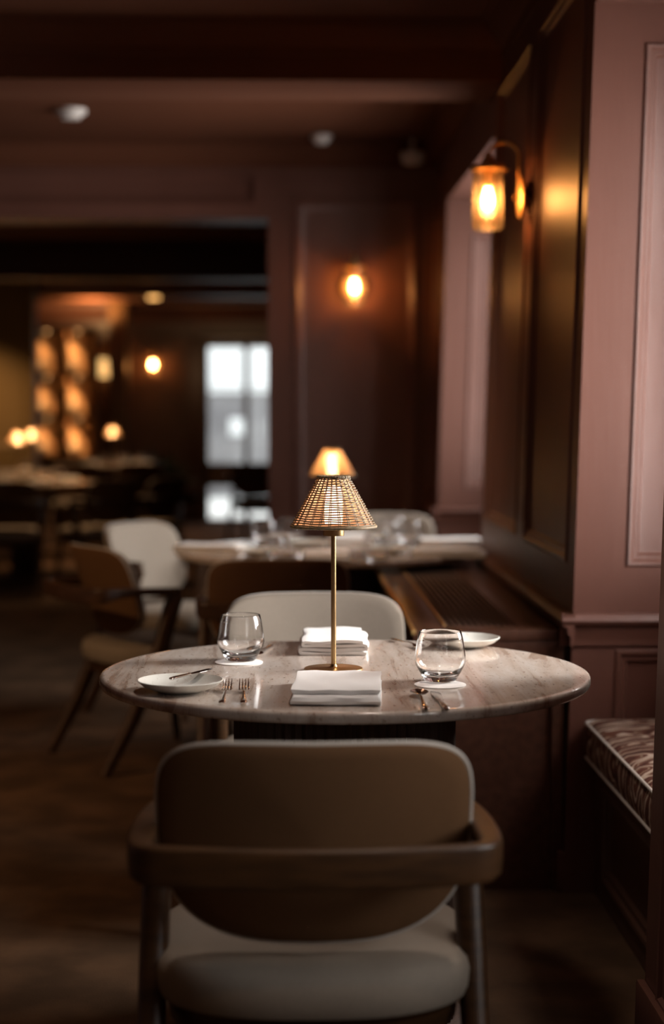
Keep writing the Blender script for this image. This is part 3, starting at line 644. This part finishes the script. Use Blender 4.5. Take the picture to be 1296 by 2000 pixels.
for T, Rr, n, nm in ((TA, .40, 6, 'far left table'), (TB, .30, 4, 'distant table by the shelves'), (TC, .34, 3, 'table behind the far left one')):
    def side(a):
        return ('right', 'back right', 'back', 'back left', 'left', 'front left', 'front', 'front right')[int(round(a / (PI / 4))) % 8]
    for k in range(n):
        a = 2 * PI * k / n + .25; o = place(TU, USED, (T[0] + Rr * .62 * math.cos(a), T[1] + Rr * .62 * math.sin(a), ZT), 0, 'glass tumbler at the %s of the %s' % (side(a), nm), 'glasses on the ' + nm)
    for k in range(3):
        a = 2 * PI * k / 3 + .9; o = place(NA, USED, (T[0] + Rr * 1.12 * math.cos(a), T[1] + Rr * 1.12 * math.sin(a), ZT), a, 'folded white napkin at the %s of the %s' % (side(a), nm), 'napkins on the ' + nm); o.scale = (.8, .6, 1)
# lit shelving
ys = 19.4; xs0, xs1 = on_y(66, 800, ys).x, on_y(188, 800, ys).x; zs1 = on_y(100, 640, ys).z; 
sh = empty('shelving_unit', 'tall wooden shelving with warmly lit compartments at far left', 'shelves', loc=((xs0 + xs1) / 2, ys, 0))
W2 = (xs1 - xs0) / 2
t = MB(); t.box(-W2, W2, .28, .32, 0, zs1); t.build('back_board', mat('pale_shelf_back', (.42, .26, .13), .6), sh)
for x in (-W2, -.01, W2 - .03): t = MB(); t.box(x, x + .03, 0, .28, 0, zs1); t.build('upright', 'wood', sh)
zrow = [.35, .78, 1.24, 1.70, zs1 - .03]
for z in zrow: t = MB(); t.box(-W2, W2, .01, .28, z, z + .03); t.build('shelf', 'wood', sh)
for ci, x in enumerate((-W2 * .62, W2 * .38)):
    for z in zrow[2:]:
        t = MB(); t.lathe([(.022, -.012), (.024, 0)], (x, .14, z - .001), n=16); t.build('shelf_light', 'led', sh)
        L = bpy.data.lights.new('shelf_spotlight', 'SPOT'); L.energy = 14; L.color = (1, .50, .20); L.spot_size = 1.7; L.spot_blend = .6; L.shadow_soft_size = .02
        lo = bpy.data.objects.new('shelf_spotlight', L); C.objects.link(lo); lo.location = (sh.location.x + x - .10, ys + .03, z - .02); lo.rotation_euler = (.45, .35, 0)
M['vase'] = mat('cream_ceramic', (.5, .40, .28), .35); M['bottle'] = mat('amber_bottle_glass', (.35, .14, .04), .15)
for ci, x in enumerate((-W2 * .55, W2 * .45)):
    for zi, z in enumerate(zrow[1:4]):
        t = MB(); t.lathe([(.03, 0), (.055, .04), (.06, .08), (.034, .14), (.02, .17), (.028, .20)], n=20); o = t.build('vase', 'vase', loc=(sh.location.x + x - .07, ys + .14, z + .03))
        tag(o, 'cream vase on the %s shelf, %s bay' % (('lower', 'middle', 'upper')[zi], ('left', 'right')[ci]), 'vase', 'vases on the lit shelves')
        t = MB(); t.lathe([(.034, 0), (.036, .01), (.036, .16), (.014, .21), (.013, .27)], n=16); o = t.build('bottle', 'bottle', loc=(sh.location.x + x + .09, ys + .15, z + .03))
        tag(o, 'amber bottle on the %s shelf, %s bay' % (('lower', 'middle', 'upper')[zi], ('left', 'right')[ci]), 'bottle', 'bottles on the lit shelves')
L = bpy.data.lights.new('cornice_uplight', 'SPOT'); L.energy = 60; L.color = (1, .60, .24); L.spot_size = 2.6; L.spot_blend = .8; L.shadow_soft_size = .1
lo = bpy.data.objects.new('cornice_uplight', L); C.objects.link(lo); lo.location = (sh.location.x + .3, ys + .1, zs1 + .06); lo.rotation_euler = (PI - .5, 0, 0)
# column, and a reflected glow built as an added lamp, next to the shelves
xc = on_y(232, 700, 19.9).x
t = MB(); t.box(xc - .10, xc + .10, 19.75, 20.05, 0, 2.579, .02); struct('trim_13', t, 'wood', 'brown wooden pilaster right of the lit shelves')
p_ = on_y(196, 718, YF - .1); wl = empty('reflected_glow', 'dim amber reflected glow, built as a shaded lamp, between the lit shelves and the pilaster', 'wall lamp', loc=(p_.x, YF, p_.z))
t = MB(); t.lathe([(.10, -.11), (.085, .10)], (0, -.12, 0), n=28, cap0=False, cap1=False); t.build('lamp_shade', emit('amber_glow', (1, .62, .22), .55), wl)
t = MB(); t.box(-.03, .03, -.02, 0, -.06, .06, .004); t.loft([(0, -.01, 0), (0, -.12, 0), (0, -.12, .05)], .008, .008, n=8); t.build('bracket', 'brass', wl)
# dark plant
p_ = on_y(318, 900, 19.7); pl = empty('potted_plant', 'dark leafy plant under the distant wall lamp', 'plant', loc=(p_.x, 19.7, 0))
t = MB(); t.lathe([(.14, 0), (.19, .02), (.22, .42), (.20, .42), (.18, .36)], n=28); t.build('pot', 'terracotta', pl)
t = MB(); random.seed(3)
for i in range(150):
    a = random.uniform(0, 2 * PI); e = random.uniform(.2, 1.35); L = random.uniform(.25, .62); w_ = random.uniform(.02, .035)
    d = Vector((math.cos(a) * math.cos(e), math.sin(a) * math.cos(e), math.sin(e))); s_ = Vector((-math.sin(a), math.cos(a), 0)); b0 = Vector((0, 0, .4)); m_ = b0 + d * L * .6 ; tip = b0 + d * L - Vector((0, 0, L * .15))
    t.add([b0, m_ + s_ * w_, tip, m_ - s_ * w_, m_ + Vector((0, 0, .012))], [(0, 1, 4), (1, 2, 4), (2, 3, 4), (3, 0, 4)])
t.build('foliage', 'grass_green', pl)
